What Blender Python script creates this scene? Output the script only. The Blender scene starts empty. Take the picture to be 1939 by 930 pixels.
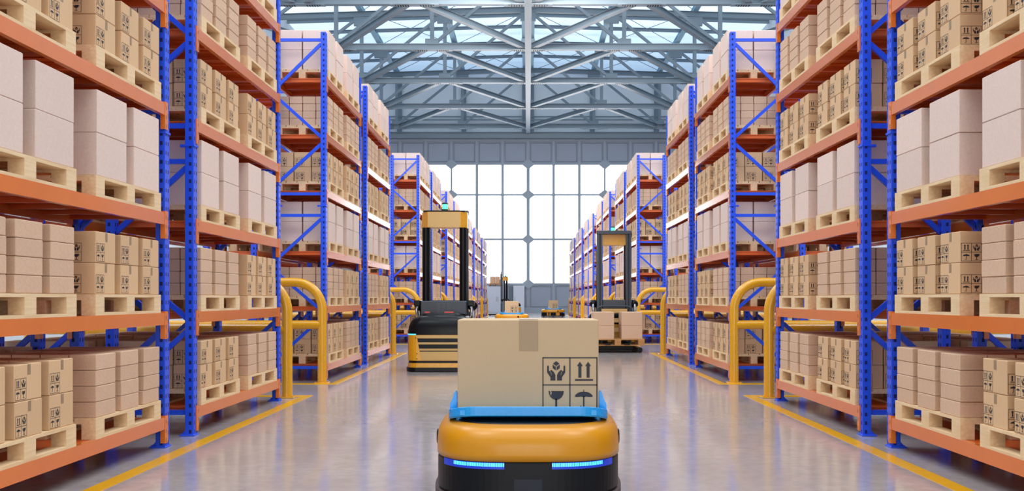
import bpy, math, random
from mathutils import Vector, Matrix
random.seed(7)
C = bpy.context.scene.collection
PI = math.pi

# ------------------------------------------------------------------ scale of the hall
W = 3.0            # half width of the aisle
H = 1.236          # camera height
F = 1850.0         # focal length in pixels of a 1939 px wide frame
K = F * W / 1000.0 # metres of depth per unit t
VX, VY = 1000.0, 565.0

# ================================================================== materials
def new_mat(name):
    m = bpy.data.materials.new(name); m.use_nodes = True
    nt = m.node_tree
    return m, nt, nt.nodes['Principled BSDF']

def rgb(r, g, b):
    def f(c):
        c /= 255.0
        return c / 12.92 if c <= 0.04045 else ((c + 0.055) / 1.055) ** 2.4
    return (f(r), f(g), f(b), 1.0)

def math_n(nt, op, a, b=None, c=None):
    n = nt.nodes.new('ShaderNodeMath'); n.operation = op
    for i, v in enumerate((a, b, c)):
        if v is None: continue
        if isinstance(v, (int, float)): n.inputs[i].default_value = v
        else: nt.links.new(v, n.inputs[i])
    return n.outputs[0]

def noise(nt, scale, detail=3, stretch=None, coord='Object', rough=0.5):
    tc = nt.nodes.new('ShaderNodeTexCoord')
    src = tc.outputs[coord]
    if stretch:
        mp = nt.nodes.new('ShaderNodeMapping'); mp.inputs['Scale'].default_value = stretch
        nt.links.new(src, mp.inputs['Vector']); src = mp.outputs[0]
    n = nt.nodes.new('ShaderNodeTexNoise'); n.inputs['Scale'].default_value = scale
    n.inputs['Detail'].default_value = detail; n.inputs['Roughness'].default_value = rough
    nt.links.new(src, n.inputs['Vector'])
    return n.outputs['Fac']

def mix_col(nt, fac, a, b, mode='MIX'):
    n = nt.nodes.new('ShaderNodeMix'); n.data_type = 'RGBA'; n.blend_type = mode
    for i, v in ((0, fac), (6, a), (7, b)):
        if isinstance(v, (int, float)): n.inputs[i].default_value = v
        elif isinstance(v, tuple): n.inputs[i].default_value = v
        else: nt.links.new(v, n.inputs[i])
    return n.outputs[2]

def ramp(nt, fac, p0, p1, c0=(0,0,0,1), c1=(1,1,1,1)):
    r = nt.nodes.new('ShaderNodeValToRGB')
    r.color_ramp.elements[0].position = p0; r.color_ramp.elements[1].position = p1
    r.color_ramp.elements[0].color = c0; r.color_ramp.elements[1].color = c1
    nt.links.new(fac, r.inputs[0]); return r.outputs[0]

def scaled(c, k): return (min(1, c[0]*k), min(1, c[1]*k), min(1, c[2]*k), 1)

def paint(name, col, rough=0.4, metal=0.0, var=0.12, scale=6.0, spec=0.5, coat=0.0):
    m, nt, b = new_mat(name)
    f = noise(nt, scale, 4)
    nt.links.new(mix_col(nt, f, scaled(col, 1 - var), scaled(col, 1 + var)), b.inputs['Base Color'])
    f2 = noise(nt, scale * 5, 3)
    nt.links.new(math_n(nt, 'MULTIPLY_ADD', f2, 0.12, rough - 0.06), b.inputs['Roughness'])
    b.inputs['Metallic'].default_value = metal
    b.inputs['Specular IOR Level'].default_value = spec
    b.inputs['Coat Weight'].default_value = coat
    b.inputs['Coat Roughness'].default_value = 0.12
    return m

def glow(name, col, strength, base=None):
    m, nt, b = new_mat(name)
    f = noise(nt, 3.0, 2)
    c = base or col
    nt.links.new(mix_col(nt, f, scaled(c, 0.95), c), b.inputs['Base Color'])
    b.inputs['Emission Color'].default_value = col
    b.inputs['Emission Strength'].default_value = strength
    b.inputs['Roughness'].default_value = 0.3
    return m

def cardboard(name, col, speck=0.1, fine=90, per=0.05):
    m, nt, b = new_mat(name)
    f = noise(nt, 3.0, 3)
    c = mix_col(nt, f, scaled(col, 0.97), scaled(col, 1.03))
    g = noise(nt, fine, 3, rough=0.7)
    g = ramp(nt, g, 0.35, 0.7)
    c = mix_col(nt, g, c, scaled(col, 1 - speck))
    oi = nt.nodes.new('ShaderNodeObjectInfo')
    k = math_n(nt, 'MULTIPLY_ADD', oi.outputs['Random'], 2 * per, 1 - per)
    cc = nt.nodes.new('ShaderNodeCombineColor')
    for i in range(3): nt.links.new(k, cc.inputs[i])
    c = mix_col(nt, 1.0, c, cc.outputs[0], 'MULTIPLY')
    nt.links.new(c, b.inputs['Base Color'])
    b.inputs['Roughness'].default_value = 0.75
    b.inputs['Specular IOR Level'].default_value = 0.25
    return m

def wood(name, col, dark):
    m, nt, b = new_mat(name)
    f = noise(nt, 5.0, 5, stretch=(7, 0.7, 9))
    c = mix_col(nt, ramp(nt, f, 0.35, 0.7), col, dark)
    g = noise(nt, 60, 3, stretch=(4, 0.6, 4))
    c = mix_col(nt, math_n(nt, 'MULTIPLY', g, 0.35), c, scaled(dark, 0.92))
    nt.links.new(c, b.inputs['Base Color'])
    b.inputs['Roughness'].default_value = 0.7
    b.inputs['Specular IOR Level'].default_value = 0.25
    return m

def post_material(name, col, dark):
    """blue rack post paint with rows of punched slots (pattern in object space)"""
    m, nt, b = new_mat(name)
    tc = nt.nodes.new('ShaderNodeTexCoord')
    s = nt.nodes.new('ShaderNodeSeparateXYZ'); nt.links.new(tc.outputs['Object'], s.inputs[0])
    n = nt.nodes.new('ShaderNodeSeparateXYZ'); nt.links.new(tc.outputs['Normal'], n.inputs[0])
    X, Y, Z = s.outputs
    zf = math_n(nt, 'FRACT', math_n(nt, 'DIVIDE', Z, 0.0775))
    zin = math_n(nt, 'LESS_THAN', math_n(nt, 'ABSOLUTE', math_n(nt, 'SUBTRACT', zf, 0.5)), 0.21)
    xin = math_n(nt, 'LESS_THAN', math_n(nt, 'ABSOLUTE', math_n(nt, 'SUBTRACT', X, 0.008)), 0.0115)
    ya = math_n(nt, 'ABSOLUTE', Y)
    yin = math_n(nt, 'LESS_THAN', math_n(nt, 'ABSOLUTE', math_n(nt, 'SUBTRACT', ya, 0.024)), 0.0085)
    endf = math_n(nt, 'GREATER_THAN', math_n(nt, 'ABSOLUTE', n.outputs[1]), 0.7)
    sidf = math_n(nt, 'GREATER_THAN', math_n(nt, 'ABSOLUTE', n.outputs[0]), 0.7)
    a = math_n(nt, 'MULTIPLY', math_n(nt, 'MULTIPLY', zin, xin), endf)
    c = math_n(nt, 'MULTIPLY', math_n(nt, 'MULTIPLY', zin, yin), sidf)
    h = math_n(nt, 'MAXIMUM', a, c)
    f = noise(nt, 5, 3)
    base = mix_col(nt, f, scaled(col, 0.9), scaled(col, 1.08))
    nt.links.new(mix_col(nt, h, base, dark), b.inputs['Base Color'])
    nt.links.new(math_n(nt, 'MULTIPLY_ADD', h, 0.5, 0.32), b.inputs['Roughness'])
    return m

M = {}
M['blue'] = paint('blue_rack_paint', rgb(30, 82, 234), 0.3, var=0.08)
M['post'] = post_material('punched_blue_post', rgb(30, 82, 234), rgb(10, 20, 92))
M['orange'] = paint('orange_beam_paint', rgb(230, 120, 42), 0.24, var=0.05, coat=0.6)
M['deck'] = paint('orange_deck_paint', rgb(222, 98, 34), 0.35, var=0.08)
M['yellow_pipe'] = paint('yellow_guard_paint', rgb(226, 160, 14), 0.26, var=0.04, coat=0.3)
M['carton'] = cardboard('printed_carton_board', rgb(222, 182, 140), 0.03, 60)
M['brown'] = cardboard('plain_carton_board', rgb(222, 184, 154), 0.14, 70)
M['pale'] = cardboard('pale_carton_board', rgb(236, 209, 195), 0.10, 70)
M['ink'] = paint('black_ink', rgb(38, 36, 44), 0.6, var=0.1)
M['tape'] = paint('brown_tape', rgb(158, 130, 98), 0.45, var=0.04)
M['line'] = paint('carton_crease', rgb(120, 92, 74), 0.7)
M['wood'] = wood('pale_pallet_wood', rgb(246, 216, 174), rgb(228, 190, 144))
M['amber_wood'] = wood('amber_pallet_wood', rgb(214, 160, 104), rgb(176, 122, 74))
M['steel'] = paint('grey_truss_paint', rgb(122, 136, 147), 0.4, var=0.06, scale=1.0)
M['steel_light'] = paint('pale_blue_purlin_paint', rgb(170, 205, 222), 0.45, var=0.06, scale=1.0)
M['wallpanel'] = paint('grey_wall_panel', rgb(150, 158, 172), 0.55, var=0.03, scale=0.5)
M['walltrim'] = paint('grey_wall_frame', rgb(150, 160, 172), 0.5, var=0.04, scale=0.5)
M['panel_edge'] = paint('panel_edge_grey', rgb(112, 120, 134), 0.5, var=0.03)
M['gable'] = paint('pale_gable_sheet', rgb(240, 243, 246), 0.6, var=0.04, scale=0.4)
M['sidewall'] = paint('side_wall_sheet', rgb(200, 208, 216), 0.7, var=0.04, scale=0.4)
M['agv_yellow'] = paint('truck_yellow', rgb(218, 152, 14), 0.28, var=0.03, coat=0.3)
M['agv_tan'] = paint('truck_tan_and_sheen', rgb(200, 160, 94), 0.35, var=0.03)  # tan of the backrest bars; painted reflection on the flat yellow faces
M['black'] = paint('black_plastic', rgb(9, 10, 15), 0.3, var=0.1, spec=0.18)
M['slate'] = paint('slate_metal', rgb(46, 55, 66), 0.38, var=0.06)
M['dkgrey'] = paint('dark_grey_metal', rgb(74, 82, 92), 0.4, var=0.06)
M['chrome'] = paint('worn_chrome', rgb(180, 185, 190), 0.25, metal=0.9)
M['red'] = paint('red_button', rgb(230, 60, 30), 0.3)
M['tray'] = paint('light_blue_tray', rgb(2, 150, 226), 0.28, var=0.02, spec=0.4, coat=0.3)
M['robot_yellow'] = paint('robot_yellow_shell', rgb(200, 132, 2), 0.3, var=0.01, coat=0.05, spec=0.4)
M['robot_black'] = paint('robot_black_body', rgb(9, 11, 16), 0.4, var=0.06, spec=0.2)
M['hatch'] = paint('robot_hatch', rgb(22, 27, 38), 0.4, spec=0.25)
M['skirt'] = paint('robot_brown_skirt', rgb(52, 38, 36), 0.45)
M['cyan_led'] = glow('cyan_led', rgb(95, 230, 250), 1.0)
M['blue_led'] = glow('blue_led_housing', rgb(20, 80, 220), 0.12, rgb(10, 50, 200))
M['green_led'] = glow('green_led', rgb(90, 245, 175), 1.3)
M['window'] = glow('frosted_window', (1, 1, 1, 1), 4.6)
M['cab'] = paint('white_cabinet_paint', rgb(205, 208, 220), 0.4, var=0.03)
M['door_grey'] = paint('dark_door_paint', rgb(96, 112, 120), 0.5)
M['lamp_glow'] = glow('lamp_diffuser', (1, 1, 1, 1), 3.0)

# yellow floor marking, slightly worn and glossy
M['mark'] = paint('yellow_floor_marking', rgb(232, 170, 24), 0.2, var=0.12, scale=2.5)

def floor_material():
    m, nt, b = new_mat('polished_concrete')
    f = noise(nt, 0.55, 5, rough=0.6)
    g = noise(nt, 9.0, 6, rough=0.65)
    c = mix_col(nt, ramp(nt, f, 0.3, 0.7), rgb(160, 151, 152), rgb(182, 173, 170))
    c = mix_col(nt, ramp(nt, g, 0.35, 0.75), c, rgb(154, 146, 146))
    nt.links.new(c, b.inputs['Base Color'])
    r = noise(nt, 2.4, 6, rough=0.7)
    nt.links.new(math_n(nt, 'MULTIPLY_ADD', ramp(nt, r, 0.3, 0.75), 0.13, 0.07), b.inputs['Roughness'])
    b.inputs['Specular IOR Level'].default_value = 0.85
    b.inputs['IOR'].default_value = 1.55
    bp = nt.nodes.new('ShaderNodeBump'); bp.inputs['Strength'].default_value = 0.05
    bp.inputs['Distance'].default_value = 0.02
    h = noise(nt, 5.5, 5, rough=0.6)
    nt.links.new(h, bp.inputs['Height']); nt.links.new(bp.outputs[0], b.inputs['Normal'])
    return m
M['floor'] = floor_material()

def roof_material():
    m, nt, b = new_mat('translucent_corrugated_roof')
    tc = nt.nodes.new('ShaderNodeTexCoord')
    s = nt.nodes.new('ShaderNodeSeparateXYZ'); nt.links.new(tc.outputs['Object'], s.inputs[0])
    st = math_n(nt, 'SINE', math_n(nt, 'MULTIPLY', s.outputs[1], 2 * PI / 0.24))
    st = math_n(nt, 'MULTIPLY_ADD', st, 0.5, 0.5)
    f = noise(nt, 0.35, 3)
    c = mix_col(nt, st, rgb(205, 222, 232), rgb(236, 245, 250))
    c = mix_col(nt, ramp(nt, f, 0.3, 0.7), c, rgb(198, 224, 238))
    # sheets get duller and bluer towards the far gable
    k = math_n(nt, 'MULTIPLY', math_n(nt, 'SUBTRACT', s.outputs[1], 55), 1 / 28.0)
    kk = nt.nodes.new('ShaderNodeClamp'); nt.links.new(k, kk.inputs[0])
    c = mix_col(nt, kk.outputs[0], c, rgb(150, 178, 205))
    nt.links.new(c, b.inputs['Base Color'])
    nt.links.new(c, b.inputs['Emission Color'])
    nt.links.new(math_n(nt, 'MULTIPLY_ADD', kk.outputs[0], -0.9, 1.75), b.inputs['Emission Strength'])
    b.inputs['Roughness'].default_value = 0.6
    return m
M['roof'] = roof_material()

# ================================================================== mesh builder
class MB:
    def __init__(s): s.v = []; s.f = []; s.m = []; s.sm = []
    def add(s, vs, fs, mi=0, smooth=False):
        o = len(s.v); s.v += [tuple(v) for v in vs]
        for f in fs: s.f.append(tuple(o + i for i in f)); s.m.append(mi); s.sm.append(smooth)
        return s
    def box(s, x0, x1, y0, y1, z0, z1, mi=0, skip=''):
        vs = [(x, y, z) for z in (z0, z1) for y in (y0, y1) for x in (x0, x1)]
        fs = {'b': (0, 2, 3, 1), 't': (4, 5, 7, 6), 'f': (0, 1, 5, 4), 'k': (2, 6, 7, 3), 'l': (0, 4, 6, 2), 'r': (1, 3, 7, 5)}
        return s.add(vs, [fs[k] for k in fs if k not in skip], mi)
    def bbox(s, x0, x1, y0, y1, z0, z1, bv=0.01, mi=0):
        """box with chamfered edges on all twelve sides (loft of octagon rings)"""
        def ring(i, z):
            a, b_, c, d = x0 + i, x1 - i, y0 + i, y1 - i
            e = bv
            return [(a + e, c, z), (b_ - e, c, z), (b_, c + e, z), (b_, d - e, z), (b_ - e, d, z), (a + e, d, z), (a, d - e, z), (a, c + e, z)]
        return s.loft([ring(bv, z0), ring(0, z0 + bv), ring(0, z1 - bv), ring(bv, z1)], mi, cap=True, smooth=False)
    def loft(s, rings, mi=0, cap=True, smooth=True, closed=True):
        n = len(rings[0]); vs = [p for r in rings for p in r]; fs = []
        for k in range(len(rings) - 1):
            for i in range(n if closed else n - 1):
                j = (i + 1) % n
                fs.append((k * n + i, k * n + j, (k + 1) * n + j, (k + 1) * n + i))
        s.add(vs, fs, mi, smooth)
        if cap:
            s.add(rings[0], [tuple(reversed(range(n)))], mi); s.add(rings[-1], [tuple(range(n))], mi)
        return s
    def tube(s, pts, r, n=12, mi=0, cap=True):
        pts = [Vector(p) for p in pts]; rings = []
        t0 = (pts[1] - pts[0]).normalized()
        up = Vector((0, 0, 1)) if abs(t0.z) < 0.9 else Vector((1, 0, 0))
        a = t0.cross(up).normalized()
        for i, p in enumerate(pts):
            if i == 0: t = (pts[1] - p)
            elif i == len(pts) - 1: t = (p - pts[i - 1])
            else: t = (pts[i + 1] - p).normalized() + (p - pts[i - 1]).normalized()
            t.normalize(); a = (a - t * a.dot(t)).normalized(); b = t.cross(a)
            rr = r if isinstance(r, (int, float)) else r[i]
            rings.append([tuple(p + (a * math.cos(2 * PI * k / n) + b * math.sin(2 * PI * k / n)) * rr) for k in range(n)])
        return s.loft(rings, mi, cap)
    def bar(s, p, q, w, h, mi=0, up=(0, 0, 1)):
        """rectangular bar from p to q, w sideways, h along up"""
        p = Vector(p); q = Vector(q); t = (q - p).normalized(); u = Vector(up)
        a = t.cross(u).normalized(); u = a.cross(t).normalized()
        r = lambda c: [tuple(c + a * i * w / 2 + u * j * h / 2) for i, j in ((-1, -1), (1, -1), (1, 1), (-1, 1))]
        return s.loft([r(p), r(q)], mi, smooth=False)
    def poly(s, pts, mi=0):
        return s.add(pts, [tuple(range(len(pts)))], mi)
    def lathe(s, prof, n=24, mi=0, c=(0, 0, 0), axis='z', smooth=True):
        rings = []
        for r, h in prof:
            ring = []
            for k in range(n):
                a = 2 * PI * k / n; u, v = r * math.cos(a), r * math.sin(a)
                if axis == 'z': p = (u, v, h)
                elif axis == 'x': p = (h, u, v)
                else: p = (v, h, u)
                ring.append((p[0] + c[0], p[1] + c[1], p[2] + c[2]))
            rings.append(ring)
        return s.loft(rings, mi, True, smooth)
    def data(s, name, mats):
        me = bpy.data.meshes.new(name); me.from_pydata(s.v, [], s.f)
        for m in mats: me.materials.append(M[m])
        me.polygons.foreach_set('material_index', s.m)
        me.polygons.foreach_set('use_smooth', s.sm)
        me.update(); return me
    def build(s, name, mats, parent=None, loc=(0, 0, 0)):
        if isinstance(mats, str): mats = [mats]
        o = bpy.data.objects.new(name, s.data(name, mats)); C.objects.link(o)
        o.location = loc
        if parent: o.parent = parent
        return o

def obj(name, me, parent=None, loc=(0, 0, 0)):
    o = bpy.data.objects.new(name, me); C.objects.link(o); o.location = loc
    if parent: o.parent = parent
    return o
def empty(name, loc=(0, 0, 0), rz=0):
    o = bpy.data.objects.new(name, None); o.empty_display_size = 0.2
    C.objects.link(o); o.location = loc; o.rotation_euler = (0, 0, rz); return o
def tag(o, label=None, cat=None, group=None, kind=None):
    if label: o['label'] = label
    if cat: o['category'] = cat
    if group: o['group'] = group
    if kind: o['kind'] = kind
    return o
def copy_tree(o, parent=None):
    c = o.copy(); C.objects.link(c); c.parent = parent
    for k in KIDS.get(o.name, []): copy_tree(k, c)
    return c
KIDS = {}
def index_kids():
    KIDS.clear()
    for o in bpy.data.objects:
        if o.parent: KIDS.setdefault(o.parent.name, []).append(o)
def struct(o): o['kind'] = 'structure'; return o
ORD = ['first', 'second', 'third', 'fourth', 'fifth', 'sixth', 'seventh', 'eighth', 'ninth', 'tenth', 'eleventh', 'twelfth', 'thirteenth', 'fourteenth']

# ================================================================== handling symbols
# each symbol: list of polygons in a unit cell (0..1, y up)
def sym_arrows():
    P = []
    for cx in (0.36, 0.66):
        P.append([(cx - 0.055, 0.26), (cx + 0.055, 0.26), (cx + 0.055, 0.68), (cx - 0.055, 0.68)])
        P.append([(cx - 0.11, 0.68), (cx + 0.11, 0.68), (cx, 0.84)])
    P.append([(0.18, 0.15), (0.84, 0.15), (0.84, 0.21), (0.18, 0.21)])
    return P
def sym_umbrella():
    P = []
    for k in range(10):
        a0, a1 = PI * k / 10, PI * (k + 1) / 10
        f = lambda a, r: (0.5 + 0.33 * math.cos(a), 0.56 + 0.2 * math.sin(a)) if r else (0.5 + 0.33 * math.cos(a), 0.56 + 0.018 * math.sin(4 * a) ** 2)
        P.append([f(a0, 0), f(a1, 0), f(a1, 1), f(a0, 1)][::-1])
    P.append([(0.475, 0.22), (0.525, 0.22), (0.525, 0.6), (0.475, 0.6)])
    P.append([(0.485, 0.74), (0.515, 0.74), (0.515, 0.83), (0.485, 0.83)])
    P.append([(0.385, 0.16), (0.5, 0.16), (0.525, 0.22), (0.475, 0.22), (0.46, 0.195), (0.41, 0.195)])
    P.append([(0.37, 0.18), (0.41, 0.18), (0.41, 0.25), (0.37, 0.25)])
    return P
def sym_glass():
    P = []
    for k in range(8):
        a0, a1 = PI * k / 8, PI * (k + 1) / 8
        p = lambda a: (0.5 + 0.28 * math.cos(a), 0.78 - 0.32 * math.sin(a))
        P.append([(0.5, 0.78), p(a1), p(a0)])
    P.append([(0.465, 0.2), (0.535, 0.2), (0.535, 0.5), (0.465, 0.5)])
    P.append([(0.34, 0.16), (0.66, 0.16), (0.66, 0.21), (0.34, 0.21)])
    return P
def glass_crack():
    return [[(0.27, 0.785), (0.31, 0.785), (0.345, 0.7), (0.31, 0.68), (0.33, 0.6), (0.27, 0.69), (0.305, 0.71)]]
def sym_hands():
    P = [[(0.5, 0.86), (0.38, 0.77), (0.5, 0.68), (0.62, 0.77)],
         [(0.37, 0.74), (0.485, 0.65), (0.485, 0.52), (0.37, 0.61)],
         [(0.63, 0.74), (0.63, 0.61), (0.515, 0.52), (0.515, 0.65)]]
    hand = [[(0.17, 0.68), (0.2, 0.71), (0.235, 0.68), (0.235, 0.52), (0.17, 0.45)],
            [(0.17, 0.45), (0.235, 0.52), (0.31, 0.42), (0.33, 0.3), (0.29, 0.28)],
            [(0.235, 0.5), (0.31, 0.42), (0.27, 0.5)],
            [(0.28, 0.51), (0.31, 0.54), (0.345, 0.53), (0.42, 0.46), (0.47, 0.36), (0.33, 0.3), (0.33, 0.42)],
            [(0.29, 0.28), (0.33, 0.31), (0.47, 0.36), (0.47, 0.16), (0.29, 0.16)]]
    for h in hand:
        P.append(h); P.append([(1 - x, y) for x, y in h][::-1])
    return P
def frame_polys(lw=0.012):
    P = []
    for a in (0, 0.5 - lw / 2, 1 - lw):
        P.append([(a, 0), (a + lw, 0), (a + lw, 1), (a, 1)])
        P.append([(0, a), (1, a), (1, a + lw), (0, a + lw)])
    return P
def block_polys(order):
    """2x2 grid; order = (top-left, top-right, bottom-left, bottom-right)"""
    S = {'A': sym_arrows, 'H': sym_hands, 'G': sym_glass, 'U': sym_umbrella}
    P = [(p, 'ink') for p in frame_polys(0.02)]
    for k, ch in enumerate(order):
        ox, oy = (k % 2) * 0.5, (0.5 if k < 2 else 0)
        for p in S[ch](): P.append(([(ox + x * 0.5, oy + y * 0.5) for x, y in p], 'ink'))
        if ch == 'G':
            for p in glass_crack(): P.append(([(ox + x * 0.5, oy + y * 0.5) for x, y in p], 'card'))
    return P
def stamp(mb, origin, ux, uz, w, h, order, off, mi, mi_card=0):
    """print the 2x2 block on a face: origin = lower-left corner, ux/uz unit axes, off = outward offset"""
    o = Vector(origin); ux = Vector(ux); uz = Vector(uz); n = ux.cross(uz)
    for p, kind in block_polys(order):
        e = off * (1.8 if kind == 'card' else 1)
        mb.poly([tuple(o + ux * x * w + uz * y * h + n * e) for x, y in p], mi if kind == 'ink' else mi_card)

# ================================================================== cartons
GAP = 0.0025
def carton_body(mb, sx, sy, sz, mi=0):
    mb.bbox(-sx / 2, sx / 2, -sy / 2, sy / 2, 0, sz - GAP, 0.004, mi)
def printed_carton_mb(side, lod):
    """printed carton: symbols on the end face (towards -y) and on the aisle face; side=-1 left row (aisle at +x)"""
    sx, sy, sz = 0.252, 0.32, 0.22
    mb = MB(); carton_body(mb, sx, sy, sz)
    e = 0.0012 if lod == 0 else 0.003
    def lowres(o, ux, uz, w, h):
        o = Vector(o); ux = Vector(ux); uz = Vector(uz); n = ux.cross(uz)
        Q = frame_polys(0.03) + [[(0.1, 0.6), (0.2, 0.6), (0.2, 0.9), (0.1, 0.9)], [(0.3, 0.6), (0.4, 0.6), (0.4, 0.9), (0.3, 0.9)],
             [(0.6, 0.6), (0.9, 0.6), (0.9, 0.75), (0.75, 0.9), (0.6, 0.75)], [(0.08, 0.25), (0.42, 0.25), (0.34, 0.4), (0.16, 0.4)],
             [(0.6, 0.42), (0.75, 0.12), (0.9, 0.42)]]
        for p in Q: mb.poly([tuple(o + ux * x * w + uz * y * h + n * e) for x, y in p], 1)
    pr = (lambda o, ux, uz, w, h: stamp(mb, o, ux, uz, w, h, 'AHUG', e, 1)) if lod == 0 else lowres
    # end face (-y): u runs +x
    pr((-sx / 2 + 0.008, -sy / 2, 0.008), (1, 0, 0), (0, 0, 1), 0.145, 0.128)
    if side < 0:   # aisle face at +x : u runs +y
        o, ux = (sx / 2, -sy / 2 + 0.006, 0.008), (0, 1, 0)
    else:          # aisle face at -x : u runs -y
        o, ux = (-sx / 2, sy / 2 - 0.006, 0.008), (0, -1, 0)
    pr(o, ux, (0, 0, 1), 0.13, 0.128)
    # tape over the top edge of the aisle face
    o = Vector(o); u = Vector(ux); n = u.cross(Vector((0, 0, 1)))
    a = 0.145; b_ = 0.18
    mb.poly([tuple(o + u * x + Vector((0, 0, z - 0.008)) + n * e) for x, z in ((a, sz * 0.69), (b_, sz * 0.69), (b_, sz - GAP - 0.003), (a, sz - GAP - 0.003))], 2)
    s2 = sx / 2 - 0.004
    zt = sz - GAP + e
    y0 = (-sy / 2 + 0.006 + a) if side < 0 else (sy / 2 - 0.006 - b_)
    mb.poly([(-s2, y0, zt), (s2, y0, zt), (s2, y0 + b_ - a, zt), (-s2, y0 + b_ - a, zt)], 2)
    return mb
def plain_carton_mb():
    mb = MB(); carton_body(mb, 0.19, 0.32, 0.11); return mb
def pale_carton_mb():
    mb = MB(); carton_body(mb, 0.385, 0.50, 0.30); return mb

KIND = {
 'printed': dict(nx=3, ny=3, nz=2, px=0.264, py=0.42, sx=0.252, sy=0.32, sz=0.22, mats=['carton', 'ink', 'tape'], word='printed carton', cap=300, nm='printed_carton', grp='printed cartons on the rack pallets'),
 'plain':   dict(nx=4, ny=3, nz=4, px=0.199, py=0.42, sx=0.19, sy=0.32, sz=0.11, mats=['brown'], word='plain carton', cap=300, nm='plain_carton', grp='plain brown cartons on the rack pallets'),
 'pale':    dict(nx=2, ny=2, nz=2, px=0.405, py=0.65, sx=0.385, sy=0.50, sz=0.30, mats=['pale'], word='pale carton', cap=300, nm='large_carton', grp='large pale cartons on the rack pallets'),
}
MEB = {}
for sd in (-1, 1):
    for lod in (0, 1):
        MEB[('printed', sd, lod)] = printed_carton_mb(sd, lod)
    for lod in (0, 1):
        MEB[('plain', sd, lod)] = plain_carton_mb(); MEB[('pale', sd, lod)] = pale_carton_mb()
ME = {k: mb.data('carton', KIND[k[0]]['mats']) for k, mb in MEB.items()}

# ================================================================== pallets
PH = 0.149
def pal_top(mb, mi=0):
    # boards along y over three cross boards
    for i in range(5):
        x = -0.4 + i * 0.1625
        mb.box(x, x + 0.15, -0.6, 0.6, PH - 0.022, PH, mi)
    for y in (-0.6, -0.07, 0.46): mb.box(-0.4, 0.4, y, y + 0.14, PH - 0.042, PH - 0.0222, mi)
    return mb
def pal_block(mb, x, y, mi=0, w=0.1):
    return mb.box(x - w / 2, x + w / 2, y - 0.07, y + 0.07, 0.0202, PH - 0.0422, mi)
def pal_bottom(mb, x, mi=0):
    return mb.box(x - 0.05, x + 0.05, -0.6, 0.6, 0, 0.02, mi)
BX = (-0.35, 0, 0.35); BY = (-0.53, 0, 0.53)
def full_pallet_mb():
    mb = MB(); pal_top(mb)
    for x in BX:
        pal_bottom(mb, x)
        for y in BY: pal_block(mb, x, y)
    return mb
PMB = full_pallet_mb(); PME = PMB.data('pallet', ['wood'])
topme = pal_top(MB()).data('top_deck', ['wood']); blme = pal_block(MB(), 0, 0).data('block', ['wood']); bome = pal_bottom(MB(), 0).data('bottom_board', ['wood'])
def make_pallet(detail, mats=None):
    if not detail:
        return obj('pallet', PME)
    r = empty('pallet')
    obj('top_deck', topme, r)
    for x in BX:
        obj('bottom_board', bome, r, (x, 0, 0))
        for y in BY: obj('block', blme, r, (x, y, 0))
    return r

# ================================================================== racks
D = 0.79; L = 0.556 * K
LV = [(-0.327 + 0.412) * W, (-0.040 + 0.412) * W, (0.236 + 0.412) * W, (0.537 + 0.412) * W, (0.817 + 0.412) * W, (1.097 + 0.412) * W]
POST_H = 1.73 * W
BH = 0.10
def rh(r): return (r + 0.412) * W
pw, pd = 0.078, 0.10
def post_mb():
    mb = MB(); mb.bbox(-pw / 2, pw / 2, -pd / 2, pd / 2, 0.008, POST_H, 0.003); return mb
def plate_mb(far):
    mb = MB(); mb.bbox(-0.085, 0.05, -0.07, 0.07, 0, 0.012, 0.003)
    for x in (-0.068,): 
        for y in (-0.045, 0.045): mb.lathe([(0.009, 0.012), (0.009, 0.022)], 6, c=(x, y, 0))
    mb.add([(-0.039, -0.04, 0.012), (-0.075, -0.04, 0.012), (-0.039, -0.04, 0.05), (-0.039, -0.044, 0.012), (-0.075, -0.044, 0.012), (-0.039, -0.044, 0.05)],
           [(0, 1, 2), (5, 4, 3), (0, 3, 4, 1), (1, 4, 5, 2), (2, 5, 3, 0)])
    return mb
def collar_mb():
    mb = MB(); mb.box(-pw / 2 - 0.008, pw / 2 + 0.008, -pd / 2 - 0.008, pd / 2 + 0.008, 2.6, 2.616)
    mb.box(-pw / 2 - 0.055, -pw / 2 - 0.008, -0.02, 0.02, 2.598, 2.622); return mb
def beam_mb():
    mb = MB(); mb.box(-0.02, 0.02, pd, L - pd, -BH, 0)
    mb.box(-0.028, -0.02, pd, L - pd, -BH * 0.55, -BH * 0.3)
    return mb
def conn_mb():
    mb = MB(); mb.box(-0.004, 0.006, -0.03, 0.03, -0.215, 0.012)
    mb.box(-0.035, -0.004, 0.022, 0.03, -0.215, 0.012)
    for z in (-0.19, -0.115, -0.04): mb.box(0.006, 0.0075, 0.006, 0.014, z - 0.016, z + 0.016, 1)
    return mb
def deck_mb():
    mb = MB(); x0, x1 = -D / 2 + 0.04, D / 2 - 0.04
    mb.box(x0, x1, pd + 0.01, L - pd - 0.01, -0.014, -0.002)
    n = 7
    for i in range(n):
        y = pd + 0.02 + (L - 2 * pd - 0.09) * i / (n - 1)
        mb.box(x0, x1, y, y + 0.05, -0.06, -0.0142)
    m = n * 3
    for i in range(m):                      # fine corrugation between the bearers
        y = pd + 0.05 + (L - 2 * pd - 0.1) * i / m
        mb.box(x0, x1, y + 0.03, y + 0.045, -0.024, -0.0142)
    return mb
xn, xr = D / 2 - pw, -D / 2 + pw      # inner faces of aisle post / rear post
BRACES = [((xn, 1.262), (xr, 1.055)), ((xr, 0.99), (xn, 0.80)), ((xn, 0.765), (xr, 0.575)), ((xn, 0.393), (xr, 0.2)), ((xr, 0.12), (xn, -0.06)), ((xn, -0.10), (xr, -0.29))]
HB = [1.281, 0.518, 0.411, -0.343]
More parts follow.
